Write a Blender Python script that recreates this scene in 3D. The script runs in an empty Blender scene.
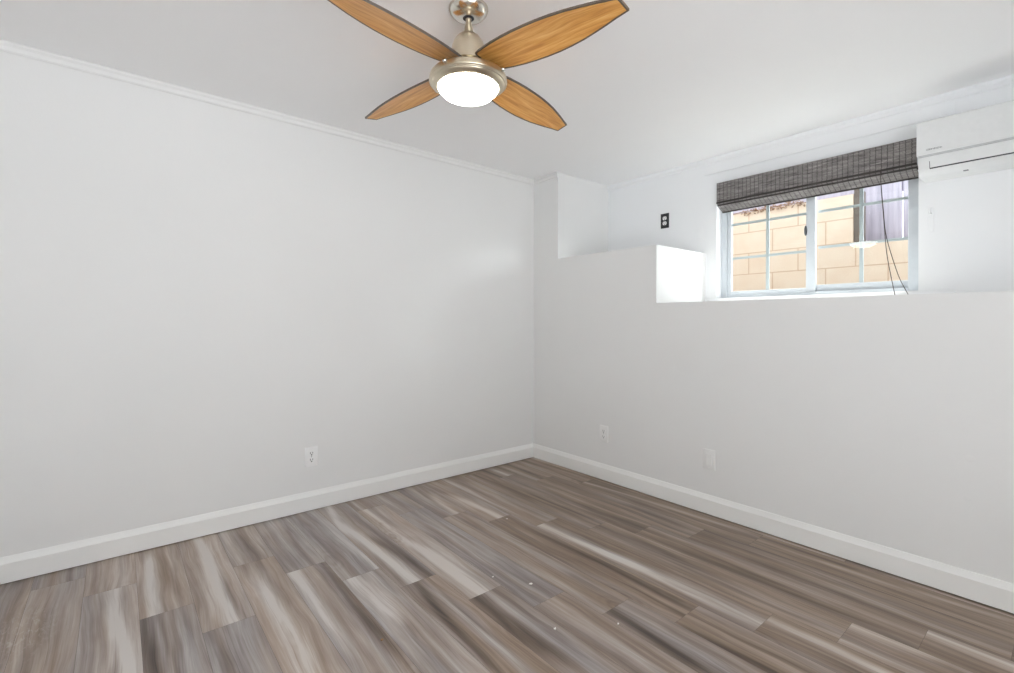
import bpy, bmesh, math, random
from mathutils import Vector, Matrix, noise

random.seed(7)
scene = bpy.context.scene
COL = scene.collection
PI = math.pi

# ------------------------------------------------------------------ camera
YAW, ROLL = 0.88374381, 0.00315316
FPX, HORIZON = 475.229, 322.819
cam_data = bpy.data.cameras.new('camera')
cam_data.sensor_fit = 'HORIZONTAL'
cam_data.sensor_width = 36.0
cam_data.lens = FPX * 36.0 / 1014.0
cam_data.shift_y = (HORIZON - 336.5) / 1014.0
cam_data.clip_start = 0.02
cam = bpy.data.objects.new('camera', cam_data)
COL.objects.link(cam)
fw = Vector((-math.sin(YAW), math.cos(YAW), 0))
rt = Vector((math.cos(YAW), math.sin(YAW), 0))
up = Vector((0, 0, 1))
rt2 = rt * math.cos(ROLL) + up * math.sin(ROLL)
up2 = up * math.cos(ROLL) - rt * math.sin(ROLL)
m = Matrix((rt2, up2, -fw)).transposed().to_4x4()
m.translation = Vector((2.92831, -2.68891, 1.12))
cam.matrix_world = m
scene.camera = cam

# ------------------------------------------------------------------ world, sun, exposure
world = bpy.data.worlds.new('sky')
scene.world = world
world.use_nodes = True
bg = world.node_tree.nodes['Background']
bg.inputs['Color'].default_value = (0.93, 0.97, 1.0, 1)


def sky_strength():
    """hazy sky, brightest low over the open end of the side yard; pale ground below the horizon"""
    t = world.node_tree
    tc = t.nodes.new('ShaderNodeTexCoord')
    dt = t.nodes.new('ShaderNodeVectorMath')
    dt.operation = 'DOT_PRODUCT'
    dt.inputs[1].default_value = Vector((1.17, 0.75, 0.29)).normalized()
    t.links.new(tc.outputs['Generated'], dt.inputs[0])
    mr = t.nodes.new('ShaderNodeMapRange')
    mr.interpolation_type = 'SMOOTHSTEP'
    mr.inputs['From Min'].default_value = 0.972
    mr.inputs['From Max'].default_value = 0.995
    mr.inputs['To Min'].default_value = 0.0
    mr.inputs['To Max'].default_value = SKY_GLOW
    t.links.new(dt.outputs['Value'], mr.inputs['Value'])
    sp = t.nodes.new('ShaderNodeSeparateXYZ')
    t.links.new(tc.outputs['Generated'], sp.inputs[0])
    m2 = t.nodes.new('ShaderNodeMapRange')
    m2.inputs['From Min'].default_value = -0.05
    m2.inputs['From Max'].default_value = 0.05
    m2.inputs['To Min'].default_value = SKY_GROUND
    m2.inputs['To Max'].default_value = SKY_BASE
    t.links.new(sp.outputs[2], m2.inputs['Value'])
    ad = t.nodes.new('ShaderNodeMath')
    ad.operation = 'ADD'
    t.links.new(mr.outputs[0], ad.inputs[0])
    t.links.new(m2.outputs[0], ad.inputs[1])
    t.links.new(ad.outputs[0], bg.inputs['Strength'])


SKY_BASE, SKY_GROUND, SKY_GLOW = 2.7, 6.2, 34.0
sky_strength()
sun_data = bpy.data.lights.new('sun', 'SUN')
sun_data.energy = 16.0
sun_data.angle = 0.01
sun_data.color = (1.0, 0.98, 0.95)
sun = bpy.data.objects.new('sun', sun_data)
COL.objects.link(sun)
sun.rotation_euler = Vector((0.01, -0.64, -0.77)).to_track_quat('-Z', 'Y').to_euler()
sun.location = (1.8, 5, 6)

vs = scene.view_settings
scene.display_settings.display_device = 'sRGB'
vs.view_transform = 'Standard'
vs.look = 'None'
vs.gamma = 1.0
vs.use_curve_mapping = False
vs.exposure = 0.04
scene.cycles.caustics_reflective = False
scene.cycles.max_bounces = 16
scene.cycles.diffuse_bounces = 10
scene.cycles.glossy_bounces = 6
scene.cycles.transparent_max_bounces = 16
scene.cycles.sample_clamp_indirect = 8.0

# ------------------------------------------------------------------ dimensions (metres)
H = 2.3115          # ceiling
LEDGE = 1.2505      # long ledge under the window
STEP = 1.6283       # upper ledge
DEP = 0.622         # depth of the ledges
XS, XR = 1.1693, 0.2813
XMAX, YMIN = 4.2, -3.6
WX0, WX1, WZ0, WZ1 = 1.252, 2.358, 1.300, 2.092   # window opening
WB = 0.80           # outer face of the window wall


# ------------------------------------------------------------------ node helpers
def srgb(r, g, b):
    def f(c):
        c /= 255.0
        return c / 12.92 if c <= 0.04045 else ((c + 0.055) / 1.055) ** 2.4
    return (f(r), f(g), f(b), 1)


class NT:
    def __init__(self, name):
        self.m = bpy.data.materials.new(name)
        self.m.use_nodes = True
        self.t = self.m.node_tree
        self.b = self.t.nodes['Principled BSDF']
        self.out = self.t.nodes['Material Output']

    def n(self, kind, **kw):
        nd = self.t.nodes.new(kind)
        for k, v in kw.items():
            setattr(nd, k, v)
        return nd

    def set(self, sock, v):
        if isinstance(v, bpy.types.NodeSocket):
            self.t.links.new(v, sock)
        else:
            sock.default_value = v

    def math(self, op, a, b=0.0, c=None, clamp=False):
        nd = self.n('ShaderNodeMath', operation=op, use_clamp=clamp)
        self.set(nd.inputs[0], a)
        self.set(nd.inputs[1], b)
        if c is not None:
            self.set(nd.inputs[2], c)
        return nd.outputs[0]

    def mix(self, fac, a, b, mode='MIX'):
        nd = self.n('ShaderNodeMix', data_type='RGBA', blend_type=mode)
        self.set(nd.inputs[0], fac)
        self.set(nd.inputs[6], a)
        self.set(nd.inputs[7], b)
        return nd.outputs[2]

    def ramp(self, fac, stops):
        nd = self.n('ShaderNodeValToRGB')
        el = nd.color_ramp.elements
        while len(el) < len(stops):
            el.new(0.5)
        for e, (p, c) in zip(el, stops):
            e.position = p
            e.color = c
        self.set(nd.inputs[0], fac)
        return nd.outputs[0]

    def noise(self, vec, scale, detail=2.0, rough=0.5, dist=0.0):
        nd = self.n('ShaderNodeTexNoise')
        self.set(nd.inputs['Vector'], vec)
        nd.inputs['Scale'].default_value = scale
        nd.inputs['Detail'].default_value = detail
        nd.inputs['Roughness'].default_value = rough
        nd.inputs['Distortion'].default_value = dist
        return nd.outputs[0]

    def obj(self):
        return self.n('ShaderNodeTexCoord').outputs['Object']

    def scaled(self, vec, s, add=None):
        nd = self.n('ShaderNodeVectorMath', operation='MULTIPLY')
        self.set(nd.inputs[0], vec)
        nd.inputs[1].default_value = s
        o = nd.outputs[0]
        if add is not None:
            n2 = self.n('ShaderNodeVectorMath', operation='ADD')
            self.set(n2.inputs[0], o)
            self.set(n2.inputs[1], add)
            o = n2.outputs[0]
        return o

    def sep(self, vec):
        nd = self.n('ShaderNodeSeparateXYZ')
        self.set(nd.inputs[0], vec)
        return nd.outputs

    def comb(self, x, y, z):
        nd = self.n('ShaderNodeCombineXYZ')
        self.set(nd.inputs[0], x)
        self.set(nd.inputs[1], y)
        self.set(nd.inputs[2], z)
        return nd.outputs[0]

    def attr(self, name):
        return self.n('ShaderNodeAttribute', attribute_name=name).outputs

    def bump(self, h, strength, dist=0.002):
        nd = self.n('ShaderNodeBump')
        nd.inputs['Strength'].default_value = strength
        nd.inputs['Distance'].default_value = dist
        self.set(nd.inputs['Height'], h)
        self.set(self.b.inputs['Normal'], nd.outputs[0])

    def fin(self, color=None, rough=0.5, metal=0.0, spec=0.5):
        if color is not None:
            self.set(self.b.inputs['Base Color'], color)
        self.set(self.b.inputs['Roughness'], rough)
        self.b.inputs['Metallic'].default_value = metal
        self.b.inputs['Specular IOR Level'].default_value = spec
        return self.m


def paint(name, col, rough=0.6, bumpy=0.15, var=0.02, spec=0.35):
    t = NT(name)
    o = t.obj()
    big = t.noise(o, 1.6, 3)
    c = t.mix(t.math('MULTIPLY', big, 1.0), tuple(x * (1 - var) for x in col[:3]) + (1,), tuple(min(1, x * (1 + var)) for x in col[:3]) + (1,))
    if bumpy:
        t.bump(t.noise(o, 95, 3, 0.6), bumpy, 0.0015)
    return t.fin(c, rough, 0, spec)


def plain(name, col, rough=0.4, metal=0.0, spec=0.5):
    t = NT(name)
    o = t.obj()
    f = t.noise(o, 40, 2)
    c = t.mix(f, tuple(x * 0.96 for x in col[:3]) + (1,), tuple(min(1, x * 1.04) for x in col[:3]) + (1,))
    return t.fin(c, rough, metal, spec)


# ------------------------------------------------------------------ materials
M = {}
M['wall'] = paint('white_wall_paint', (0.795, 0.795, 0.788, 1))
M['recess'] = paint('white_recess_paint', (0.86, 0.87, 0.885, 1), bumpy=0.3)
M['ceiling'] = paint('white_ceiling_paint', (0.92, 0.92, 0.925, 1), rough=0.75)
M['trim'] = paint('white_trim_paint', (0.86, 0.86, 0.845, 1), rough=0.38, bumpy=0.04, spec=0.5)
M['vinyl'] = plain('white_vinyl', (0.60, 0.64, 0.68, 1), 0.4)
M['plastic'] = plain('white_plastic', (0.87, 0.87, 0.87, 1), 0.3)
M['painted_plate'] = plain('painted_over_plastic', (0.83, 0.83, 0.82, 1), 0.35)
M['ac'] = plain('appliance_plastic', (0.76, 0.77, 0.77, 1), 0.35)
M['dark'] = plain('dark_gap', (0.03, 0.03, 0.035, 1), 0.6)
M['slot'] = plain('slot_grey', (0.22, 0.22, 0.22, 1), 0.6)
M['black_plate'] = plain('black_plastic', (0.018, 0.019, 0.022, 1), 0.35)
M['grey_mark'] = plain('grey_print', (0.20, 0.20, 0.21, 1), 0.5)
M['cord'] = plain('dark_cord', (0.045, 0.035, 0.032, 1), 0.7)
M['latch'] = plain('dark_metal', (0.12, 0.13, 0.14, 1), 0.35, 0.6)
M['chip'] = plain('white_paint_chip', (0.80, 0.78, 0.74, 1), 0.7)
M['brown_chip'] = plain('brown_crumb', (0.30, 0.17, 0.08, 1), 0.7)
M['nickel'] = None


def metal(name, col, rough, aniso=0.0):
    t = NT(name)
    o = t.obj()
    s = t.scaled(o, (3, 3, 260))
    f = t.noise(s, 3, 2)
    t.fin(t.mix(f, tuple(x * 0.9 for x in col[:3]) + (1,), col), t.math('ADD', t.math('MULTIPLY', f, 0.12), rough), 1.0)
    return t.m


M['nickel'] = metal('brushed_nickel', (0.72, 0.64, 0.50, 1), 0.24)
M['satin'] = metal('satin_nickel', (0.72, 0.68, 0.61, 1), 0.13)
M['polished'] = metal('polished_nickel', (0.78, 0.75, 0.70, 1), 0.08)


def glass_mat():
    t = NT('window_glass')
    tr = t.n('ShaderNodeBsdfTransparent')
    tr.inputs[0].default_value = (0.96, 0.98, 0.97, 1)
    gl = t.n('ShaderNodeBsdfGlossy')
    gl.inputs['Roughness'].default_value = 0.0
    fr = t.n('ShaderNodeFresnel')
    fr.inputs[0].default_value = 1.5
    mx = t.n('ShaderNodeMixShader')
    geo = t.n('ShaderNodeNewGeometry')
    t.set(mx.inputs[0], t.math('MULTIPLY', fr.outputs[0], t.math('SUBTRACT', 1.0, geo.outputs['Backfacing'])))
    t.t.links.new(tr.outputs[0], mx.inputs[1])
    t.t.links.new(gl.outputs[0], mx.inputs[2])
    t.t.links.new(mx.outputs[0], t.out.inputs[0])
    return t.m


M['glass'] = glass_mat()


def dome_mat():
    t = NT('lit_opal_glass')
    t.fin((0.9, 0.88, 0.84, 1), 0.3)
    t.b.inputs['Emission Color'].default_value = (1.0, 0.95, 0.86, 1)
    t.b.inputs['Emission Strength'].default_value = 11.0
    return t.m


M['dome'] = dome_mat()


def floor_mat():
    t = NT('wood_plank_floor')
    o = t.obj()
    pid = t.attr('pid')[2]
    tone = t.attr('tone')[2]
    base = t.attr('base')[2]
    warm = t.attr('warm')[2]
    offs = t.comb(t.math('MULTIPLY', pid, 37.0), t.math('MULTIPLY', pid, 91.0), t.math('MULTIPLY', pid, 53.0))
    # slow wander of the grain
    w = t.noise(t.scaled(o, (1.6, 5.0, 1), offs), 1.0, 2)
    xyz = t.sep(o)
    y2 = t.math('ADD', xyz[1], t.math('MULTIPLY', t.math('SUBTRACT', w, 0.5), 0.075))
    v = t.comb(xyz[0], y2, 0.0)
    g1 = t.noise(t.scaled(v, (0.7, 17.0, 1), offs), 1.0, 3, 0.55)
    g2 = t.noise(t.scaled(v, (2.2, 60.0, 1), offs), 1.0, 3, 0.6)
    g3 = t.noise(t.scaled(v, (7.0, 260.0, 1), offs), 1.0, 2, 0.6)
    blot = t.noise(t.scaled(o, (2.4, 9.0, 1), offs), 1.0, 3, 0.6)
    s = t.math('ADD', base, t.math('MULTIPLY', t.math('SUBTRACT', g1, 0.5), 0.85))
    s = t.math('ADD', s, t.math('MULTIPLY', t.math('SUBTRACT', g2, 0.5), 0.50))
    s = t.math('ADD', s, t.math('MULTIPLY', t.math('SUBTRACT', g3, 0.5), 0.24))
    s = t.math('ADD', s, t.math('MULTIPLY', t.math('SUBTRACT', blot, 0.5), 0.35))
    tv = t.noise(t.scaled(v, (1.8, 34.0, 1), t.scaled(offs, (1.1, 0.6, 1))), 1.0, 3, 0.6)
    s = t.math('ADD', s, t.math('MULTIPLY', tone, t.math('ADD', 0.30, t.math('MULTIPLY', tv, 1.15))))
    lines = t.noise(t.scaled(v, (1.3, 150.0, 1), t.scaled(offs, (0.7, 1.9, 1))), 1.0, 4, 0.65)
    dk = t.math('MULTIPLY', t.math('SUBTRACT', 0.43, lines), 4.0, clamp=True)
    s = t.math('SUBTRACT', s, t.math('MULTIPLY', dk, 0.30))
    # the odd knot: rings that bend the grain
    vo = t.n('ShaderNodeTexVoronoi')
    t.set(vo.inputs['Vector'], t.scaled(o, (1.5, 4.2, 1), offs))
    vo.inputs['Scale'].default_value = 1.0
    kd = vo.outputs['Distance']
    kn = t.math('SUBTRACT', 1.0, t.math('DIVIDE', kd, 0.22), clamp=True)
    kr = t.math('SINE', t.math('MULTIPLY', t.math('ADD', kd, t.math('MULTIPLY', g2, 0.06)), 95.0))
    s = t.math('SUBTRACT', s, t.math('MULTIPLY', kn, t.math('ADD', 0.14, t.math('MULTIPLY', kr, 0.09))))
    s = t.math('ADD', s, 0.165)
    cool = t.ramp(s, [(0.0, srgb(66, 54, 47)), (0.25, srgb(100, 88, 82)), (0.5, srgb(132, 122, 119)), (0.75, srgb(166, 159, 157)), (1.0, srgb(203, 199, 196))])
    warmc = t.ramp(s, [(0.0, srgb(64, 46, 35)), (0.25, srgb(103, 85, 70)), (0.5, srgb(140, 121, 105)), (0.75, srgb(172, 155, 142)), (1.0, srgb(203, 195, 188))])
    wn = t.noise(t.scaled(v, (0.9, 12.0, 1), t.scaled(offs, (1.7, 1.3, 1))), 1.0, 2)
    wf = t.math('ADD', warm, t.math('MULTIPLY', t.math('SUBTRACT', wn, 0.5), 2.6), clamp=True)
    c = t.mix(wf, cool, warmc)
    # dried white smear near the left wall
    d = t.n('ShaderNodeVectorMath', operation='DISTANCE')
    t.set(d.inputs[0], t.scaled(o, (1.0, 2.2, 0)))
    d.inputs[1].default_value = (0.50, -2.95 * 2.2, 0)
    near = t.math('SUBTRACT', 1.0, t.math('DIVIDE', d.outputs['Value'], 0.26), clamp=True)
    smn = t.noise(t.scaled(o, (26, 60, 1)), 1.0, 4, 0.7, 1.0)
    sm = t.math('MULTIPLY', near, t.math('MULTIPLY', t.math('SUBTRACT', smn, 0.50), 5.0, clamp=True), clamp=True)
    c = t.mix(t.math('MULTIPLY', sm, 0.6), c, srgb(205, 202, 196))
    t.bump(t.math('ADD', g2, t.math('MULTIPLY', g3, 0.7)), 0.12, 0.001)
    return t.fin(c, t.math('ADD', 0.30, t.math('MULTIPLY', g2, 0.12)), 0, 0.5)


M['floor'] = floor_mat()
M['groove'] = plain('plank_groove', (0.10, 0.085, 0.075, 1), 0.8)


def blade_mat():
    t = NT('oak_fan_blade')
    o = t.obj()
    n0 = t.noise(t.scaled(o, (3, 9, 3)), 1.0, 2)
    xyz = t.sep(o)
    v = t.comb(xyz[0], t.math('ADD', xyz[1], t.math('MULTIPLY', t.math('SUBTRACT', n0, 0.5), 0.05)), xyz[2])
    g = t.noise(t.scaled(v, (4, 70, 4)), 1.0, 4, 0.6)
    g2 = t.noise(t.scaled(v, (14, 330, 4)), 1.0, 2, 0.6)
    s = t.math('ADD', t.math('MULTIPLY', g, 0.8), t.math('MULTIPLY', g2, 0.2))
    c = t.ramp(s, [(0.28, srgb(182, 114, 50)), (0.5, srgb(222, 160, 84)), (0.72, srgb(244, 198, 128))])
    return t.fin(c, 0.38, 0, 0.5)


M['blade'] = blade_mat()
M['blade_edge'] = plain('dark_blade_edge', (0.11, 0.085, 0.065, 1), 0.4)


def woven_mat(name, dark, light, per_m=38.5):
    t = NT(name)
    o = t.obj()
    xyz = t.sep(o)
    u = xyz[0]
    vz = t.math('ADD', xyz[2], t.math('MULTIPLY', xyz[1], -0.7))
    slat = t.math('FRACT', t.math('MULTIPLY', vz, 150.0))
    row = t.math('FLOOR', t.math('MULTIPLY', vz, 150.0))
    rn = t.noise(t.comb(t.math('MULTIPLY', u, 9.0), t.math('MULTIPLY', row, 3.7), 0.0), 1.0, 3, 0.65)
    c = t.mix(t.math('MULTIPLY', t.math('SUBTRACT', rn, 0.28), 2.2, clamp=True), dark, light)
    gap = t.math('LESS_THAN', slat, 0.2)
    c = t.mix(t.math('MULTIPLY', gap, 0.7), c, (0.03, 0.027, 0.026, 1))
    # vertical warp threads, one every 26 mm
    fx = t.math('FRACT', t.math('ADD', t.math('MULTIPLY', u, per_m), t.math('MULTIPLY', t.math('SINE', t.math('MULTIPLY', row, 2.4)), 0.05)))
    th = t.math('LESS_THAN', fx, 0.14)
    c = t.mix(t.math('MULTIPLY', th, 0.75), c, (0.035, 0.03, 0.03, 1))
    t.bump(slat, 0.5, 0.002)
    return t.fin(c, 0.75, 0, 0.3)


M['woven'] = woven_mat('woven_grey_bamboo', (0.085, 0.076, 0.074, 1), (0.37, 0.345, 0.335, 1))
M['woven_light'] = woven_mat('woven_bamboo_fold', (0.11, 0.10, 0.10, 1), (0.40, 0.375, 0.37, 1))
M['hem'] = plain('dark_blind_hem', (0.04, 0.034, 0.032, 1), 0.7)


def block_mat():
    t = NT('peach_block_wall')
    o = t.obj()
    xyz = t.sep(o)
    zz = t.math('SUBTRACT', xyz[2], 1.559)
    r = t.math('DIVIDE', zz, 0.1875)
    row = t.math('FLOOR', r)
    fr = t.math('FRACT', r)
    par = t.math('FLOORED_MODULO', row, 2.0)
    cx = t.math('ADD', t.math('DIVIDE', t.math('SUBTRACT', xyz[0], 1.598), 0.40), t.math('MULTIPLY', t.math('SUBTRACT', 1.0, par), 0.5))
    fc = t.math('FRACT', cx)
    h1 = t.math('LESS_THAN', fr, 0.045)
    h2 = t.math('LESS_THAN', fc, 0.022)
    line = t.math('MAXIMUM', h1, h2)
    n1 = t.noise(o, 7, 4, 0.6)
    n2 = t.noise(o, 60, 3, 0.6)
    c = t.ramp(t.math('ADD', t.math('MULTIPLY', n1, 0.75), t.math('MULTIPLY', n2, 0.25)), [(0.3, srgb(232, 211, 193)), (0.7, srgb(239, 224, 209))])
    c = t.mix(t.math('MULTIPLY', line, 0.6), c, srgb(196, 160, 128))
    t.bump(t.math('SUBTRACT', n2, t.math('MULTIPLY', line, 2.0)), 0.4, 0.004)
    return t.fin(c, 0.9, 0, 0.2)


M['block'] = block_mat()


def fence_mat():
    t = NT('shaded_fence_board')
    o = t.obj()
    g = t.noise(t.scaled(o, (40, 8, 2.0)), 1.0, 4, 0.6)
    c = t.ramp(g, [(0.25, srgb(168, 165, 184)), (0.55, srgb(196, 192, 210)), (0.8, srgb(212, 208, 220))])  # lilac tint is the boards' shade under the sky, put into the colour
    return t.fin(c, 0.85, 0, 0.2)


M['fence'] = fence_mat()
M['lip_shade'] = plain('grey_lip_shade', (0.52, 0.53, 0.54, 1), 0.6)  # grey of the shaded panel underside, put into a colour
M['end_shade'] = plain('dark_end_shade', (0.17, 0.145, 0.13, 1), 0.85)  # dark colour standing for shade on the block wall's end face
M['dry_leaf'] = plain('dry_leaf', (0.30, 0.19, 0.13, 1), 0.8)
M['concrete'] = paint('yard_concrete', (0.30, 0.27, 0.23, 1), 0.9, 0.4, 0.08)
M['stucco'] = paint('outer_stucco', (0.30, 0.28, 0.26, 1), 0.9, 0.4, 0.05)


# ------------------------------------------------------------------ mesh helpers
class MB:
    """collects shapes; build() links them as ONE mesh object"""
    def __init__(self):
        self.bm = bmesh.new()
        self.mi = 0

    def _tag(self, faces):
        for f in faces:
            f.material_index = self.mi

    def box(self, x0, y0, z0, x1, y1, z1, bevel=0.0, seg=2):
        vs_ = [self.bm.verts.new((x, y, z)) for z in (z0, z1) for y in (y0, y1) for x in (x0, x1)]
        q = [(0, 2, 3, 1), (4, 5, 7, 6), (0, 1, 5, 4), (2, 6, 7, 3), (0, 4, 6, 2), (1, 3, 7, 5)]
        fs = [self.bm.faces.new([vs_[i] for i in f]) for f in q]
        self._tag(fs)
        if bevel > 0:
            es = list({e for f in fs for e in f.edges})
            r = bmesh.ops.bevel(self.bm, geom=es, offset=bevel, segments=seg, affect='EDGES', profile=0.5)
            self._tag(r['faces'])
        return self

    def prism(self, pts, axis, a, b):
        """polygon pts (two coordinates) swept along axis from a to b"""
        def P(u, v, w):
            return {'x': (w, u, v), 'y': (u, w, v), 'z': (u, v, w)}[axis]
        A = [self.bm.verts.new(P(u, v, a)) for u, v in pts]
        B = [self.bm.verts.new(P(u, v, b)) for u, v in pts]
        n = len(pts)
        fs = [self.bm.faces.new([A[i], A[(i + 1) % n], B[(i + 1) % n], B[i]]) for i in range(n)]
        fs += [self.bm.faces.new(A[::-1]), self.bm.faces.new(B)]
        self._tag(fs)
        return self

    def lathe(self, prof, seg=48, centre=(0, 0)):
        """profile of (radius, z) round the vertical axis"""
        rings = []
        for r, z in prof:
            if r < 1e-6:
                rings.append([self.bm.verts.new((centre[0], centre[1], z))])
            else:
                rings.append([self.bm.verts.new((centre[0] + r * math.cos(2 * PI * k / seg), centre[1] + r * math.sin(2 * PI * k / seg), z)) for k in range(seg)])
        fs = []
        for a, b in zip(rings, rings[1:]):
            for k in range(seg):
                k2 = (k + 1) % seg
                if len(a) == 1 and len(b) == 1:
                    continue
                if len(a) == 1:
                    fs.append(self.bm.faces.new([a[0], b[k2], b[k]]))
                elif len(b) == 1:
                    fs.append(self.bm.faces.new([a[k], a[k2], b[0]]))
                else:
                    fs.append(self.bm.faces.new([a[k], a[k2], b[k2], b[k]]))
        self._tag(fs)
        return self

    def tube(self, pts, r, seg=8):
        pts = [Vector(p) for p in pts]
        rings = []
        for i, p in enumerate(pts):
            d = (pts[min(i + 1, len(pts) - 1)] - pts[max(i - 1, 0)]).normalized()
            a = d.orthogonal().normalized() if i == 0 else (prev - d * prev.dot(d)).normalized()
            prev = a
            b = d.cross(a)
            rings.append([self.bm.verts.new(p + (a * math.cos(2 * PI * k / seg) + b * math.sin(2 * PI * k / seg)) * r) for k in range(seg)])
        fs = []
        for A, B in zip(rings, rings[1:]):
            for k in range(seg):
                fs.append(self.bm.faces.new([A[k], A[(k + 1) % seg], B[(k + 1) % seg], B[k]]))
        fs += [self.bm.faces.new(rings[0][::-1]), self.bm.faces.new(rings[-1])]
        self._tag(fs)
        return self

    def ball(self, c, r, sq=(1, 1, 1), seg=16):
        d = bmesh.ops.create_uvsphere(self.bm, u_segments=seg, v_segments=max(6, seg // 2), radius=1.0)
        for v in d['verts']:
            v.co = Vector((c[0] + v.co.x * r * sq[0], c[1] + v.co.y * r * sq[1], c[2] + v.co.z * r * sq[2]))
        self._tag({f for v in d['verts'] for f in v.link_faces})
        return self

    def build(self, name, mats, parent=None, smooth=None, loc=None):
        bmesh.ops.recalc_face_normals(self.bm, faces=self.bm.faces)
        me = bpy.data.meshes.new(name)
        if loc is not None:
            bmesh.ops.translate(self.bm, verts=self.bm.verts, vec=-Vector(loc))
        self.bm.to_mesh(me)
        self.bm.free()
        for mt in (mats if isinstance(mats, (list, tuple)) else [mats]):
            me.materials.append(mt)
        if smooth:
            for p in me.polygons:
                p.use_smooth = True
            me.set_sharp_from_angle(angle=math.radians(smooth))
        o = bpy.data.objects.new(name, me)
        COL.objects.link(o)
        if loc is not None:
            o.location = loc
        if parent:
            o.parent = parent
        return o


def tag(o, label=None, cat=None, group=None, kind=None):
    if label:
        o['label'] = label
    if cat:
        o['category'] = cat
    if group:
        o['group'] = group
    if kind:
        o['kind'] = kind
    return o


def empty(name, loc, rz=0.0):
    o = bpy.data.objects.new(name, None)
    COL.objects.link(o)
    o.location = loc
    o.rotation_euler = (0, 0, rz)
    o.empty_display_size = 0.05
    return o


def struct(o, label, cat):
    return tag(o, label, cat, None, 'structure')


# ------------------------------------------------------------------ the floor: planks laid along the back wall
PW, PL, Y0 = 0.172, 1.158, -0.041
JOINT = {-1: 1.05, 0: 1.846, 1: 1.613, 2: 1.405, 3: 2.374, 4: 2.164, 5: 1.955, 6: 1.751, 7: 1.548, 8: 1.348, 9: 1.094,
         10: 0.887, 11: 0.670, 12: 1.62, 13: 0.917, 14: 0.677, 15: 0.348, 16: 0.15, 17: 1.0, 18: 0.7, 19: 0.45, 20: 0.2}
# (x0, y0, x1, y1, half width, strength): pale sapwood bands (+) and dark heart bands (-) in single planks
STREAKS = [
    (0.10, -2.570, 0.677, -2.585, 0.022, 0.44), (0.36, -2.690, 1.20, -2.660, 0.024, 0.34), (0.05, -2.370, 0.917, -2.335, 0.022, 0.46),
    (0.66, -2.226, 1.40, -2.205, 0.030, 0.48), (0.67, -2.085, 1.25, -2.070, 0.018, 0.45), (0.887, -1.882, 1.26, -1.850, 0.030, 0.55),
    (0.40, -1.725, 1.094, -1.690, 0.028, 0.50), (0.55, -1.545, 1.348, -1.512, 0.026, 0.55), (0.02, -1.700, 0.40, -1.735, 0.02, 0.4),
    (0.30, -1.785, 0.887, -1.785, 0.02, 0.30), (0.192, -1.540, 0.60, -1.515, 0.018, 0.35), (0.25, -1.112, 0.595, -1.145, 0.026, 0.38),
    (0.36, -1.013, 0.795, -0.990, 0.030, 0.45), (0.05, -0.466, 0.258, -0.466, 0.022, 0.45), (1.004, -0.872, 1.56, -0.846, 0.026, 0.42),
    (1.45, -0.846, 2.164, -0.815, 0.045, 0.36), (0.55, -0.436, 1.35, -0.408, 0.010, 0.36), (0.70, -0.142, 1.60, -0.079, 0.014, 0.40),
    (2.164, -0.782, 2.60, -0.775, 0.026, 0.50), (2.374, -0.580, 2.60, -0.582, 0.022, 0.32), (2.58, -0.412, 2.90, -0.405, 0.028, 0.45),
    (2.10, -0.135, 2.80, -0.060, 0.018, 0.34),
    (0.80, -1.945, 1.50, -1.940, 0.034, -0.42), (1.348, -1.555, 1.80, -1.550, 0.034, -0.50), (1.751, -1.200, 2.15, -1.228, 0.026, -0.40),
    (0.60, -1.665, 1.094, -1.612, 0.020, -0.42), (1.12, -1.700, 1.75, -1.740, 0.016, -0.42), (2.00, -1.062, 2.35, -1.058, 0.020, -0.40),
    (0.10, -2.52, 0.70, -2.47, 0.02, -0.2), (0.92, -2.425, 1.3, -2.41, 0.022, -0.30), (0.677, -2.60, 1.1, -2.60, 0.02, -0.35),
    (1.4, -0.60, 2.1, -0.66, 0.022, -0.22), (1.1, -0.25, 1.5, -0.28, 0.03, -0.2), (0.2, -0.62, 0.9, -0.68, 0.03, -0.2),
    (1.0, -0.96, 1.9, -0.93, 0.02, -0.22), (0.1, -2.17, 0.55, -2.17, 0.03, -0.25), (0.1, -2.03, 0.62, -2.0, 0.04, -0.1),
]
BASE = {0: 0.27, 1: 0.28, 2: 0.30, 3: 0.32, 4: 0.35, 5: 0.37, 6: 0.44, 7: 0.46, 8: 0.46, 9: 0.46, 10: 0.50, 11: 0.48, 12: 0.50, 13: 0.48, 14: 0.48, 15: 0.48}


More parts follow.
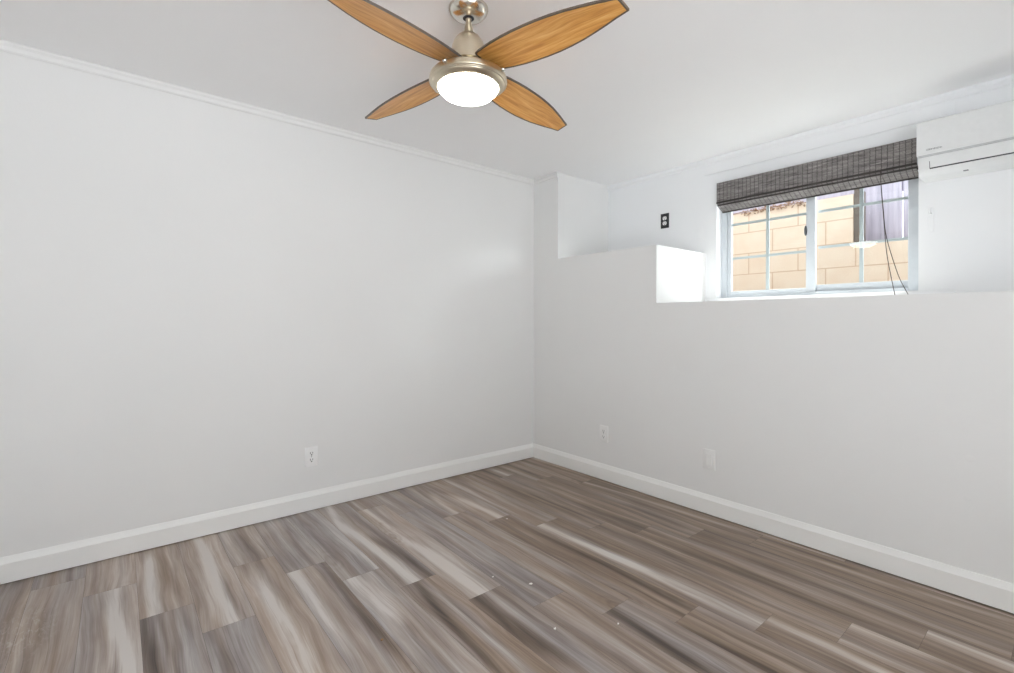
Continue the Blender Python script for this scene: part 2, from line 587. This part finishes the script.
def build_floor():
    bm = bmesh.new()
    lay = {k: bm.verts.layers.float.new(k) for k in ('pid', 'tone', 'base', 'warm')}
    rnd = random.Random(21)
    G = 0.0004
    for k in range(-1, 21):
        ya, yb = Y0 - PW * (k + 1), Y0 - PW * k
        yb = min(yb, 0.0)
        ya = max(ya, YMIN)
        if ya >= yb:
            continue
        x = JOINT[k]
        while x > 0:
            x -= PL
        while x < XMAX:
            xa, xb = max(x, 0.0), min(x + PL, XMAX)
            x += PL
            if xb - xa < 0.005:
                continue
            pid = rnd.random()
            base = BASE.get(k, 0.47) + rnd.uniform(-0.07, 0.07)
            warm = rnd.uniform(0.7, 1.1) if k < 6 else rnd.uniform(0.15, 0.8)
            extra = []
            for _ in range(rnd.choice((1, 2, 2))):
                yc = rnd.uniform(ya + 0.02, yb - 0.02)
                cx_ = rnd.uniform(xa, xb)
                ln = rnd.uniform(0.25, 0.6)
                extra.append((cx_ - ln, yc, cx_ + ln, yc + rnd.uniform(-0.03, 0.03), rnd.uniform(0.008, 0.022), rnd.choice((0.2, -0.2, -0.22))))
            nx, ny = max(4, int((xb - xa) / 0.03)), 20
            grid = []
            for i in range(nx + 1):
                col = []
                for j in range(ny + 1):
                    px = xa + G + (xb - xa - 2 * G) * i / nx
                    py = ya + G + (yb - ya - 2 * G) * j / ny
                    v = bm.verts.new((px, py, 0.0))
                    tn = 0.0
                    for (sx0, sy0, sx1, sy1, hw, am) in STREAKS + extra:
                        my = 0.5 * (sy0 + sy1)
                        if not (ya - 0.004 < my < yb + 0.004):
                            continue
                        if min(sx1, xb) - max(sx0, xa) < 0.03:
                            continue
                        t = (px - sx0) / (sx1 - sx0)
                        if t < -0.4 or t > 1.4:
                            continue
                        yc = sy0 + (sy1 - sy0) * t + 0.008 * math.sin(px * 6 + pid * 40)
                        end = 1.0
                        if t < 0.15 and sx0 > xa + 0.02:
                            end = max(0.0, min(1.0, (t + 0.25) / 0.4))
                        if t > 0.85 and sx1 < xb - 0.02:
                            end = min(end, max(0.0, min(1.0, (1.25 - t) / 0.4)))
                        tn += am * end * math.exp(-((py - yc) / hw) ** 2)
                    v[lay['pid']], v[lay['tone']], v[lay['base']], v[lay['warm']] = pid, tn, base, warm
                    col.append(v)
                grid.append(col)
            for i in range(nx):
                for j in range(ny):
                    f = bm.faces.new([grid[i][j], grid[i + 1][j], grid[i + 1][j + 1], grid[i][j + 1]])
                    f.material_index = 0
    # slab under the planks, its top the dark bottom of the joints
    vs_ = [bm.verts.new((x, y, z)) for z in (-0.10, -0.0012) for y in (YMIN, 0.0) for x in (0.0, XMAX)]
    for q in [(0, 2, 3, 1), (4, 5, 7, 6), (0, 1, 5, 4), (2, 6, 7, 3), (0, 4, 6, 2), (1, 3, 7, 5)]:
        f = bm.faces.new([vs_[i] for i in q])
        f.material_index = 1
    bmesh.ops.recalc_face_normals(bm, faces=bm.faces)
    for f in bm.faces:
        if f.material_index == 0 and f.normal.z < 0:
            f.normal_flip()
    me = bpy.data.meshes.new('floor')
    bm.to_mesh(me)
    bm.free()
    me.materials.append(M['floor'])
    me.materials.append(M['groove'])
    o = bpy.data.objects.new('floor', me)
    COL.objects.link(o)
    return struct(o, 'taupe and brown wood-look plank floor of the empty room', 'floor')


build_floor()

# ------------------------------------------------------------------ the shell
struct(MB().box(-0.12, YMIN - 0.12, H, XMAX + 0.12, WB, H + 0.16).build('ceiling', M['ceiling']), 'flat white ceiling the fan hangs from', 'ceiling')
struct(MB().box(-2.0, WB + 0.02, H, 6.0, 1.04, H + 0.08).build('shade_eave', M['stucco']), 'unseen roof eave added to shade the strip outside the window', 'eave')  # added out of view to keep sky light off the block wall
struct(MB().box(-0.12, YMIN, -0.1, 0.0, WB, H).build('wall_left', M['wall']), 'long white wall on the left with one outlet', 'wall')

wb = MB()
wb.prism([(0, -0.1), (XMAX, -0.1), (XMAX, LEDGE), (XS, LEDGE), (XS, STEP), (XR, STEP), (XR, H), (0, H)], 'y', 0.0, DEP)
for (bx, bz, s) in ((2.629, 0.572, 0.020), (2.622, 0.410, 0.017), (2.45, 0.62, 0.012), (2.66, 0.73, 0.012)):
    wb.ball((bx, 0.0005, bz), s, (1.0, 0.07, 0.7), 18)
struct(wb.build('wall_back', M['wall'], smooth=35), 'white back wall that steps down in two ledges below the window', 'wall')

wr = MB()
wr.box(0.0, DEP, -0.1, WX0, WB, H)
wr.box(WX1, DEP, -0.1, XMAX, WB, H)
wr.box(WX0, DEP, -0.1, WX1, WB, WZ0)
wr.box(WX0, DEP, WZ1, WX1, WB, H)
wr.mi = 1
wr.box(-2.0, WB, -0.1, WX0, WB + 0.02, H)
wr.box(WX1, WB, -0.1, 6.0, WB + 0.02, H)
wr.box(WX0, WB, -0.1, WX1, WB + 0.02, WZ0)
wr.box(WX0, WB, WZ1, WX1, WB + 0.02, H)
struct(wr.build('wall_recess', [M['recess'], M['stucco']]), 'white set-back wall above the ledges holding the window', 'wall')

# behind the camera: a plain wall, and a wall with a wide opening added on the right to let sky light in
struct(MB().box(-0.12, YMIN - 0.12, -0.1, XMAX + 0.12, YMIN, H).build('wall_front', M['wall']), 'white wall behind the camera', 'wall')
w = MB()
w.box(XMAX, YMIN, -0.1, XMAX + 0.12, -3.4, H)
w.box(XMAX, -1.60, -0.1, XMAX + 0.12, WB, H)
w.box(XMAX, -3.4, 2.2, XMAX + 0.12, -1.60, H)
struct(w.build('wall_right', M['wall']), 'white wall right of the camera with a wide opening added for sky light', 'wall')

# baseboards: flat face, eased sloping top
BBT = [(0, 0.005), (0.014, 0.005), (0.014, 0.087), (0.0125, 0.090), (0.0045, 0.1145), (0, 0.1145)]
b = MB().prism([(u, z) for u, z in BBT], 'y', YMIN, 0.0)
struct(b.build('baseboard_left', M['trim'], smooth=25), 'white baseboard along the foot of the left wall', 'baseboard')
b = MB().prism([(-u, z) for u, z in BBT], 'x', 0.013, XMAX)
struct(b.build('baseboard_back', M['trim'], smooth=25), 'white baseboard along the foot of the back wall', 'baseboard')

# crown strips
CR = [(0, H), (0.016, H), (0.016, H - 0.010), (0.010, H - 0.020), (0.010, H - 0.036), (0.006, H - 0.043), (0, H - 0.043)]
struct(MB().prism(CR, 'y', YMIN, 0.0).build('trim_1', M['wall'], smooth=25), 'thin white crown strip along the top of the left wall', 'trim')
struct(MB().prism([(-u, z) for u, z in CR], 'x', 0.010, XR).build('trim_2', M['wall'], smooth=25), 'short white crown strip on the corner pier', 'trim')
struct(MB().prism([(DEP - u, z) for u, z in CR], 'x', XR, XMAX).build('trim_3', M['recess'], smooth=25), 'thin white crown strip above the window', 'trim')
struct(MB().box(1.163, DEP - 0.006, 2.195, 2.505, DEP, H - 0.043, 0.002).build('trim_4', M['recess']), 'flat white header board between window blind and crown strip', 'trim')
struct(MB().box(1.163, DEP - 0.009, LEDGE, 2.505, DEP, WZ0 - 0.003, 0.002).build('trim_5', M['recess']), 'flat white apron board under the window', 'trim')

# ------------------------------------------------------------------ window
win = empty('window_1', (0.5 * (WX0 + WX1), 0.70, WZ0))
struct(win, 'white sliding window with small panes above the ledge', 'window')
wl = Vector(win.location)


def wpart(mb, name, mat, parent=None, smooth=None):
    """a window part built in world numbers, stored relative to the window"""
    o = mb.build(name, mat, None, smooth)
    o.data.transform(Matrix.Translation(-wl))
    o.parent = parent or win
    return o


GZ1 = 2.050
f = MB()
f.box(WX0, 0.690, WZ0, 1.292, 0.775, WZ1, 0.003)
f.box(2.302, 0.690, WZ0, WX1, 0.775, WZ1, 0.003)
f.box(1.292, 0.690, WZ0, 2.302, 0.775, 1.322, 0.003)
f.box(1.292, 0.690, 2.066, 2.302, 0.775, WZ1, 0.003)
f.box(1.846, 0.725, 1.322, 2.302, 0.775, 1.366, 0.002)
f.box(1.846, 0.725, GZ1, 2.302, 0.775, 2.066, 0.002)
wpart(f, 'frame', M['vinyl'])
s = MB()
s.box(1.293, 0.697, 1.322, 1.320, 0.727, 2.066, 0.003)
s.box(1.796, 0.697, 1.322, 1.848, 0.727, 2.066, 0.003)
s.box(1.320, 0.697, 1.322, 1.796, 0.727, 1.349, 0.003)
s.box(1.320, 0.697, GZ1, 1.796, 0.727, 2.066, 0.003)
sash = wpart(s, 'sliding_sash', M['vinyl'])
wpart(MB().box(1.320, 0.708, 1.349, 1.796, 0.711, GZ1), 'glass_pane', M['glass'], sash)
g = MB()
g.box(1.549, 0.713, 1.349, 1.569, 0.721, GZ1)
for z in (1.583, 1.824):
    g.box(1.320, 0.7135, z - 0.008, 1.796, 0.7205, z + 0.008)
wpart(g, 'muntin', M['vinyl'], sash)
gp = MB().box(1.846, 0.7405, 1.364, 2.304, 0.7435, GZ1 + 0.002)
pc = Vector((2.075, 0.742, 1.708))      # the fixed pane sits a hair out of true in its frame
bmesh.ops.rotate(gp.bm, verts=gp.bm.verts, cent=pc, matrix=Matrix.Rotation(math.radians(-0.60), 3, 'Z') @ Matrix.Rotation(math.radians(-0.85), 3, 'X'))
wpart(gp, 'glass_pane', M['glass'])
g = MB()
g.box(2.064, 0.752, 1.366, 2.084, 0.760, GZ1)
for z in (1.604, 1.832):
    g.box(1.848, 0.7525, z - 0.008, 2.302, 0.7595, z + 0.008)
wpart(g, 'muntin', M['vinyl'])
la = MB().ball((1.795, 0.695, 1.712), 1.0, (0.009, 0.008, 0.033), 16)
lt = wpart(la, 'latch', M['latch'], sash, smooth=50)
lt['label'] = 'dark oval finger latch'

# ------------------------------------------------------------------ woven blind
blind = empty('woven_blind', (1.819, DEP, 1.885))
tag(blind, 'dark grey woven bamboo roman blind raised over the window', 'blind')
bl = Vector(blind.location)


def bpart(mb, name, mat, parent=None, smooth=None):
    o = mb.build(name, mat, None, smooth)
    o.data.transform(Matrix.Translation(-bl))
    o.parent = parent or blind
    return o


BX0, BX1 = 1.279, 2.360
bpart(MB().box(BX0 + 0.004, 0.572, 2.066, BX1 - 0.004, DEP - 0.001, 2.100, 0.002), 'headrail', M['hem'])
va = MB().prism([(0.566, 2.104), (0.571, 2.104), (0.571, 1.968), (0.566, 1.966)], 'x', BX0, BX1)
bpart(va, 'valance', M['woven'])
bpart(MB().box(BX0 - 0.001, 0.562, 1.960, BX1 + 0.001, 0.573, 1.971, 0.001), 'valance_hem', M['hem'])
fo = MB().prism([(0.566, 1.9605), (0.578, 1.9605), (0.580, 1.951), (0.568, 1.951)], 'x', BX0 + 0.001, BX1 + 0.002)
bpart(fo, 'fold', M['woven_light'])
bpart(MB().prism([(0.566, 1.951), (0.600, 1.950), (0.600, 1.941), (0.568, 1.9415)], 'x', BX0 + 0.004, BX1 + 0.004), 'fold_hem', M['hem'])
fo = MB().prism([(0.570, 1.9415), (0.582, 1.946), (0.652, 1.920), (0.646, 1.911)], 'x', BX0 + 0.004, 2.357)
bpart(fo, 'fold', M['woven_light'])
bpart(MB().prism([(0.640, 1.9135), (0.653, 1.921), (0.657, 1.910), (0.642, 1.904)], 'x', BX0 + 0.004, 2.3575), 'fold_hem', M['hem'])


def smooth_path(pts, n=6):
    out = []
    P = [Vector(p) for p in pts]
    for i in range(len(P) - 1):
        a, b_, c, d = P[max(i - 1, 0)], P[i], P[i + 1], P[min(i + 2, len(P) - 1)]
        for k in range(n):
            t = k / n
            out.append(0.5 * ((2 * b_) + (c - a) * t + (2 * a - 5 * b_ + 4 * c - d) * t * t + (3 * b_ - a - 3 * c + d) * t ** 3))
    return out + [P[-1]]


bpart(MB().tube(smooth_path([(2.208, 0.563, 1.966), (2.210, 0.559, 1.89), (2.226, 0.553, 1.668), (2.240, 0.550, 1.492), (2.273, 0.55, 1.283), (2.278, 0.55, 1.2535), (2.31, 0.556, 1.2525), (2.35, 0.56, 1.2525)]), 0.0019, 6), 'pull_cord', M['cord'], smooth=60)
bpart(MB().tube(smooth_path([(2.207, 0.559, 1.966), (2.212, 0.556, 1.88), (2.223, 0.547, 1.754), (2.238, 0.545, 1.593), (2.288, 0.545, 1.386), (2.327, 0.545, 1.285), (2.340, 0.543, 1.2540), (2.375, 0.53, 1.2525), (2.42, 0.53, 1.2525)]), 0.0019, 6), 'pull_cord', M['cord'], smooth=60)

# ------------------------------------------------------------------ air conditioner
ac = empty('air_conditioner', (2.80, DEP, 1.84))
tag(ac, 'white wall-mounted split air conditioner beside the window blind', 'air conditioner')
al = Vector(ac.location)


def apart(mb, name, mat, parent=None, smooth=None):
    o = mb.build(name, mat, None, smooth)
    o.data.transform(Matrix.Translation(-al))
    o.parent = parent or ac
    return o


AX0, AX1 = 2.386, 3.230
bo = MB().prism([(DEP - 0.001, 1.866), (DEP - 0.001, 2.134), (0.470, 2.138), (0.440, 2.128), (0.437, 1.962), (0.441, 1.940), (0.452, 1.905), (0.461, 1.886), (0.478, 1.870), (0.502, 1.864)], 'x', AX0, AX1)
apart(bo, 'body', M['ac'], smooth=40)
pn = MB()
pn.prism([(0.4365, 1.962), (0.4365, 2.126), (0.430, 2.132), (0.421, 2.124), (0.417, 2.06), (0.415, 1.968), (0.420, 1.961)], 'x', AX0 - 0.001, AX1 + 0.001)
panel = apart(pn, 'front_panel', M['ac'], smooth=35)
# small grey wordmark on the panel, too small to read
mk = MB()
mx, my = 2.4235, 0.4158
zb = 1.981
for kind in 'coofoncrs':
    wdt = 0.0052
    if kind in 'co':
        n = 10
        pts = [(mx + wdt / 2 + math.cos(2 * PI * k / n) * wdt / 2, my - 0.0005, zb + 0.0035 + math.sin(2 * PI * k / n) * 0.0035) for k in range(1 if kind == 'c' else 0, n + (0 if kind == 'c' else 1))]
        mk.tube(pts, 0.0009, 5)
    elif kind == 'f':
        mk.box(mx, my - 0.001, zb, mx + 0.0014, my, zb + 0.007)
        mk.box(mx, my - 0.001, zb + 0.0056, mx + wdt, my, zb + 0.007)
        mk.box(mx, my - 0.001, zb + 0.003, mx + wdt * 0.8, my, zb + 0.0043)
    else:
        mk.tube([(mx, my - 0.0005, zb), (mx, my - 0.0005, zb + 0.007), (mx + wdt * 0.8, my - 0.0005, zb + 0.0058), (mx + wdt * 0.8, my - 0.0005, zb)], 0.0009, 5)
    mx += wdt + 0.0013
apart(mk, 'wordmark', M['grey_mark'], panel)
# louver set into the sloping underside, dark slot under it
lv = MB().prism([(0.4375, 1.957), (0.4450, 1.957), (0.4565, 1.903), (0.449, 1.901)], 'x', 2.432, 3.186)
apart(lv, 'louver', M['ac'], smooth=30)
sl = MB()
sl.prism([(0.4490, 1.9010), (0.4580, 1.9030), (0.4600, 1.8965), (0.4520, 1.8965)], 'x', 2.430, 3.188)
sl.prism([(0.4395, 1.950), (0.447, 1.950), (0.4590, 1.900), (0.4505, 1.900)], 'x', 2.4295, 2.4318)
apart(sl, 'outlet_slot', M['dark'])
apart(MB().prism([(0.4175, 1.9615), (0.437, 1.9615), (0.437, 1.956), (0.4215, 1.956)], 'x', AX0 + 0.006, AX1 - 0.006), 'panel_lip_shade', M['lip_shade'])  # grey strip painting the shade under the panel lip
apart(MB().box(2.548, 0.486, 1.864, 2.566, 0.496, 1.8695), 'sensor', M['grey_mark'])

# ------------------------------------------------------------------ ceiling fan
FX, FY = 1.438, -1.660
fan = empty('ceiling_fan', (FX, FY, H))
tag(fan, 'four-blade wooden ceiling fan with nickel body and lit round light', 'ceiling fan')


def fpart(mb, name, mat, parent=None, smooth=40):
    """fan parts are built round the fan's own axis at world heights"""
    o = mb.build(name, mat, None, smooth)
    o.data.transform(Matrix.Translation((0, 0, -H)))
    o.parent = parent or fan
    return o


fpart(MB().lathe([(0, H), (0.0750, H), (0.0750, H - 0.004), (0.0710, H - 0.014), (0.062, H - 0.0235), (0.048, H - 0.031), (0.034, H - 0.035), (0.0215, H - 0.0365), (0.0205, H - 0.030), (0, H - 0.030)], 56), 'canopy', M['satin'])
fpart(MB().lathe([(0.0200, 2.282), (0.0200, 2.2735), (0.0115, 2.272), (0, 2.272)], 32), 'hanger_collar', M['dark'])
fpart(MB().lathe([(0, 2.284), (0.0112, 2.284), (0.0112, 2.21), (0, 2.21)], 24), 'downrod', M['nickel'])
fpart(MB().lathe([(0.0115, 2.2530), (0.0140, 2.2450), (0.0185, 2.2260), (0.0215, 2.2170), (0.030, 2.2120), (0.044, 2.2000), (0.056, 2.1820), (0.0625, 2.1640), (0.0645, 2.1440), (0.0645, 2.1030), (0, 2.1030)], 56), 'motor_cover', M['nickel'])
fpart(MB().lathe([(0.0, 2.1040), (0.052, 2.1040), (0.052, 2.0970), (0.058, 2.0960), (0.058, 2.0650), (0, 2.0650)], 56), 'motor', M['nickel'])
fpart(MB().lathe([(0.057, 2.0710), (0.075, 2.0690), (0.100, 2.0650), (0.125, 2.0590), (0.140, 2.0530), (0.1455, 2.0470), (0.1465, 2.0410), (0.1465, 2.0350), (0.140, 2.0350), (0, 2.0370)], 64), 'light_housing', M['nickel'])
fpart(MB().lathe([(0.1395, 2.0355), (0.1455, 2.0350), (0.1478, 2.0310), (0.1470, 2.0275), (0.1435, 2.0255), (0.1425, 2.0235), (0.1385, 2.0220), (0.1372, 2.0195), (0.1300, 2.0140), (0.1210, 2.0095), (0.1170, 2.0090), (0.1150, 2.0140), (0.1395, 2.0355)], 64), 'trim_ring', M['nickel'])
fpart(MB().lathe([(0.1145, 2.0170), (0.1145, 2.0100), (0.1110, 2.0000), (0.0960, 1.9850), (0.070, 1.9740), (0.040, 1.9680), (0, 1.9660)], 64), 'light_dome', M['dome'])['label'] = 'glowing white opal light dome'
CAMA = YAW   # angles below are measured from the camera's right-hand direction
for a in (-31, 59, 149, 242):
    th = math.radians(a) + CAMA
    c, s_ = math.cos(th), math.sin(th)
    k = MB()
    k.tube([(0.140 * c, 0.140 * s_, 2.0410), (0.152 * c, 0.152 * s_, 2.0410)], 0.0038, 10)
    k.ball((0.154 * c, 0.154 * s_, 2.0410), 0.0088, (1, 1, 1), 16)
    fpart(k, 'thumb_screw', M['polished'])


def blade_mesh(parent):
    """a leaf-shaped blade along +x, clipped at the tip, dark rim inlaid round the underside"""
    prof = [(0.082, 0.050), (0.10, 0.0555), (0.13, 0.0620), (0.17, 0.0690), (0.22, 0.0750), (0.27, 0.0785), (0.32, 0.0795), (0.37, 0.0785),
            (0.42, 0.0745), (0.47, 0.0680), (0.52, 0.0580), (0.56, 0.0490), (0.60, 0.0385), (0.630, 0.0320), (0.645, 0.0285)]
    up_ = [(r, w_) for r, w_ in prof]
    dn = [(r, -w_) for r, w_ in prof[:-1]] + [(0.637, -0.0305)]
    out = up_ + dn[::-1]
    IN = 0.0058
    n = len(out)
    inner = []
    for i in range(n):
        a, b_, c = Vector(out[i - 1]), Vector(out[i]), Vector(out[(i + 1) % n])
        n1 = Vector(((b_ - a).y, -(b_ - a).x)).normalized()
        n2 = Vector(((c - b_).y, -(c - b_).x)).normalized()
        nn = (n1 + n2)
        nn = nn / max(0.35, nn.length_squared / 2)
        inner.append(b_ + nn * IN)
    bm = bmesh.new()
    T = 0.0035

    def Z(y):
        return -1.1 * y * y      # a slight camber across the blade
    top = [bm.verts.new((x, y, T + Z(y))) for x, y in out]
    bot = [bm.verts.new((x, y, -T + Z(y))) for x, y in out]
    inb = [bm.verts.new((p.x, p.y, -T + Z(p.y))) for p in inner]
    for i in range(n):
        j = (i + 1) % n
        bm.faces.new([top[i], top[j], bot[j], bot[i]]).material_index = 1
        bm.faces.new([bot[i], bot[j], inb[j], inb[i]]).material_index = 1
    m_ = len(up_)

    def fill(ring):
        for i in range(m_ - 1):
            j0, j1 = n - 1 - i, n - 2 - i
            a, b_, c, d = ring[i], ring[i + 1], ring[j1], ring[j0]
            # four strips across so the camber shows
            ks = 6
            rows = []
            for (p, q) in ((a, d), (b_, c)):
                key = (p, q)
                if key not in cache:
                    vs2 = [p]
                    z0 = p.co.z - Z(p.co.y)
                    for t in range(1, ks):
                        co = p.co.lerp(q.co, t / ks)
                        vs2.append(bm.verts.new((co.x, co.y, z0 + Z(co.y))))
                    vs2.append(q)
                    cache[key] = vs2
                rows.append(cache[key])
            for t in range(ks):
                bm.faces.new([rows[0][t], rows[1][t], rows[1][t + 1], rows[0][t + 1]]).material_index = 0
    cache = {}
    fill(top)
    cache = {}
    fill(inb)
    bmesh.ops.recalc_face_normals(bm, faces=bm.faces)
    me = bpy.data.meshes.new('blade')
    bm.to_mesh(me)
    bm.free()
    me.materials.append(M['blade'])
    me.materials.append(M['blade_edge'])
    for p in me.polygons:
        p.use_smooth = True
    me.set_sharp_from_angle(angle=math.radians(30))
    o = bpy.data.objects.new('blade', me)
    COL.objects.link(o)
    o.parent = parent
    return o


BLADE_Z, PITCH = 2.090, math.radians(11)
DROOPS = [2.9, 2.3, 1.6, 1.0]
bang = [10.5, 100.5, 190.5, 280.5]
first_blade = first_iron = None
for a, droop in zip(bang, DROOPS):
    if first_blade is None:
        first_blade = blade_mesh(fan)
        ir = MB()
        ir.box(0.050, -0.019, 0.0030, 0.150, 0.019, 0.0075, 0.0015)
        ir.ball((0.115, 0.0, 0.0080), 0.006, (1, 1, 0.5), 10)
        first_iron = ir.build('blade_bracket', M['nickel'], first_blade, smooth=40)
        bo_ = first_blade
    else:
        bo_ = first_blade.copy()
        COL.objects.link(bo_)
        bo_.parent = fan
        i2 = first_iron.copy()
        COL.objects.link(i2)
        i2.parent = bo_
    th = math.radians(a)
    bo_.matrix_local = Matrix.Translation((0, 0, BLADE_Z - H)) @ Matrix.Rotation(th, 4, 'Z') @ Matrix.Rotation(math.radians(droop), 4, 'Y') @ Matrix.Rotation(-PITCH, 4, 'X')

# ------------------------------------------------------------------ outlets and plates
def plate(root, w_, h_, mat, t=0.0065):
    """cover plate in the root's own frame: face towards -y"""
    o = MB().box(-w_ / 2, -t, -h_ / 2, w_ / 2, 0, h_ / 2, 0.0015, 2).build('cover_plate', mat, root, smooth=40)
    return o


def receptacle(root, zc, face, slot, t=0.0065, slots=True):
    n = 20
    pts = []
    for k in range(n):
        a = 2 * PI * k / n
        x, z = 0.0172 * math.cos(a), 0.0172 * math.sin(a)
        pts.append((x, zc + max(-0.0138, min(0.0138, z))))
    r = MB().prism(pts, 'y', -t - 0.0016, -t + 0.001).build('receptacle', face, root)
    if slots:
        s_ = MB()
        y0_, y1_ = -t - 0.0020, -t - 0.0012
        s_.box(-0.0082, y0_, zc - 0.002, -0.0050, y1_, zc + 0.0085)
        s_.box(0.0050, y0_, zc - 0.001, 0.0080, y1_, zc + 0.0080)
        s_.box(-0.0034, y0_, zc - 0.0115, 0.0034, y1_, zc - 0.0045)
        s_.build('slots', slot, r)
    return r


def duplex(name, loc, rz, label, pm, rm, sm, w_=0.073, h_=0.115):
    e = empty(name, loc, rz)
    tag(e, label, 'outlet')
    plate(e, w_, h_, pm)
    receptacle(e, 0.0195, rm, sm)
    receptacle(e, -0.0195, rm, sm)
    MB().ball((0, -0.0067, 0), 0.0028, (1, 0.4, 1), 10).build('screw', M['slot'] if pm is not M['black_plate'] else M['black_plate'], e)
    return e


duplex('wall_outlet', (0, -1.793, 0.320), PI / 2, 'white duplex outlet low on the long left wall', M['plastic'], M['plastic'], M['dark'])
duplex('wall_outlet', (0.748, 0, 0.331), 0, 'painted-over duplex outlet low on the back wall near the corner', M['painted_plate'], M['painted_plate'], M['slot'])
duplex('wall_outlet', (0.838, DEP, 1.9205), 0, 'black outlet plate with white sockets high in the recess', M['black_plate'], M['plastic'], M['slot'], 0.070, 0.114)
e = empty('blank_plate', (1.527, 0, 0.323))
tag(e, 'white rocker-style cover plate low on the back wall below the ledge step', 'wall plate')
plate(e, 0.074, 0.116, M['painted_plate'])
MB().box(-0.0165, -0.0092, -0.0335, 0.0165, -0.004, 0.0335, 0.001).build('insert', M['painted_plate'], e)
for z in (-0.048, 0.048):
    MB().ball((0, -0.0067, z), 0.0028, (1, 0.4, 1), 10).build('screw', M['painted_plate'], e)

# cord cleat on the wall right of the window
e = empty('cord_cleat', (2.409, DEP, 1.605))
tag(e, 'small white cord cleat on the wall right of the window', 'cleat')
MB().box(-0.011, -0.004, 0.0, 0.011, 0, 0.125, 0.0015).build('back_plate', M['recess'], e)
c_ = MB().tube([(0, -0.003, 0.098), (0.0, -0.016, 0.100), (0.0, -0.020, 0.112), (0.0, -0.018, 0.126)], 0.005, 10)
c_.build('horn', M['recess'], e, smooth=50)

# ------------------------------------------------------------------ crumbs on the floor
def chip(name, x, y, r, label, mat, seed):
    rr = random.Random(seed)
    n = 7
    pts = [(r * rr.uniform(0.6, 1.1) * math.cos(2 * PI * k / n), r * rr.uniform(0.35, 0.8) * math.sin(2 * PI * k / n)) for k in range(n)]
    o = MB().prism(pts, 'z', 0.0, 0.0025).build(name, mat)
    o.location = (x, y, 0.0002)
    o.rotation_euler = (0, 0, rr.uniform(0, 3))
    return tag(o, label, 'paint chip', 'paint chips on the floor')


chip('paint_chip', 1.420, -1.314, 0.010, 'largest white paint chip, lying near the middle of the floor', M['chip'], 1)
chip('paint_chip', 1.697, -1.447, 0.007, 'small white paint chip closest to the viewer on the floor', M['chip'], 2)
chip('paint_chip', 1.825, -1.244, 0.006, 'rightmost tiny white paint chip on the floor', M['chip'], 3)
chip('paint_chip', 0.833, -0.965, 0.006, 'farthest tiny white paint chip, toward the corner of the room', M['chip'], 4)
chip('paint_chip', 1.273, -1.406, 0.005, 'tiny white paint chip just left of the largest chip', M['chip'], 5)
chip('wood_crumb', 1.355, -1.964, 0.006, 'tiny brown crumb on a dark plank streak', M['brown_chip'], 6)

# ------------------------------------------------------------------ outside the window
struct(MB().box(-2.0, WB + 0.02, 0.9, 6.0, 3.2, 1.0).build('floor_yard', M['concrete']), 'pale concrete strip outside the window', 'ground')
bw = MB()
bw.prism([(-2.0, 1.0), (5.0, 1.0), (5.0, 1.735), (1.786, 1.735), (1.786, 2.123), (-2.0, 2.123)], 'y', 1.70, 1.86)
tag(bw.build('block_wall', M['block']), 'peach painted block wall outside the window, stepping down to the right', 'wall')
fe = empty('wooden_fence', (1.5, 1.98, 1.0))
tag(fe, 'board fence behind the peach block wall, lilac shade put into its colour', 'fence')
fb = MB()
x = -1.5
rr = random.Random(3)
while x < 2.5:
    w_ = 0.136
    cuts = 0.010 if abs(x + w_ - 1.995) < 0.08 else 0.0015
    fb.box(x - 1.5, 0.0, 0.0, x + w_ - cuts - 1.5, 0.018, 1.40)
    x += w_
fb.build('board_panel', M['fence'], fe)
MB().box(-3.0, 0.018, 0.45, 1.0, 0.06, 0.54).build('rail', M['fence'], fe)
MB().box(-3.0, 0.018, 1.15, 1.0, 0.06, 1.24).build('rail', M['fence'], fe)
po = MB().box(1.789 - 1.5, 1.704 - 1.98, 0.736, 1.826 - 1.5, 1.866 - 1.98, 1.16, 0.004).build('wall_end_shade', M['end_shade'], fe)  # added dark slab: hides the bright wall end and paints its shade
po['label'] = 'dark slab added over the end of the higher block wall as its shade'

# a dry vine trailing along the top of the higher wall
vn = MB()
rr = random.Random(11)
vn.tube(smooth_path([(0.80, 1.695, 2.122), (0.98, 1.690, 2.130), (1.12, 1.694, 2.124), (1.30, 1.688, 2.131), (1.44, 1.694, 2.126)]), 0.004, 6)
for k in range(170):
    px = rr.uniform(0.95, 1.13) if k % 3 == 0 else rr.uniform(1.13, 1.46)
    c0 = Vector((px, rr.uniform(1.675, 1.697), rr.uniform(2.105, 2.150)))
    d1 = Vector((rr.uniform(-1, 1), rr.uniform(-0.5, 0.5), rr.uniform(-1.2, 0.2))).normalized()
    d2 = d1.cross(Vector((rr.uniform(-1, 1), rr.uniform(-1, 1), rr.uniform(-1, 1)))).normalized()
    L_, W_ = rr.uniform(0.015, 0.03), rr.uniform(0.005, 0.009)
    q = [c0, c0 + d1 * L_ * 0.5 + d2 * W_, c0 + d1 * L_, c0 + d1 * L_ * 0.5 - d2 * W_]
    f_ = vn.bm.faces.new([vn.bm.verts.new(p) for p in q])
tag(vn.build('dry_vine', M['dry_leaf']), 'dry brown vine trailing along the top of the peach wall', 'vine')
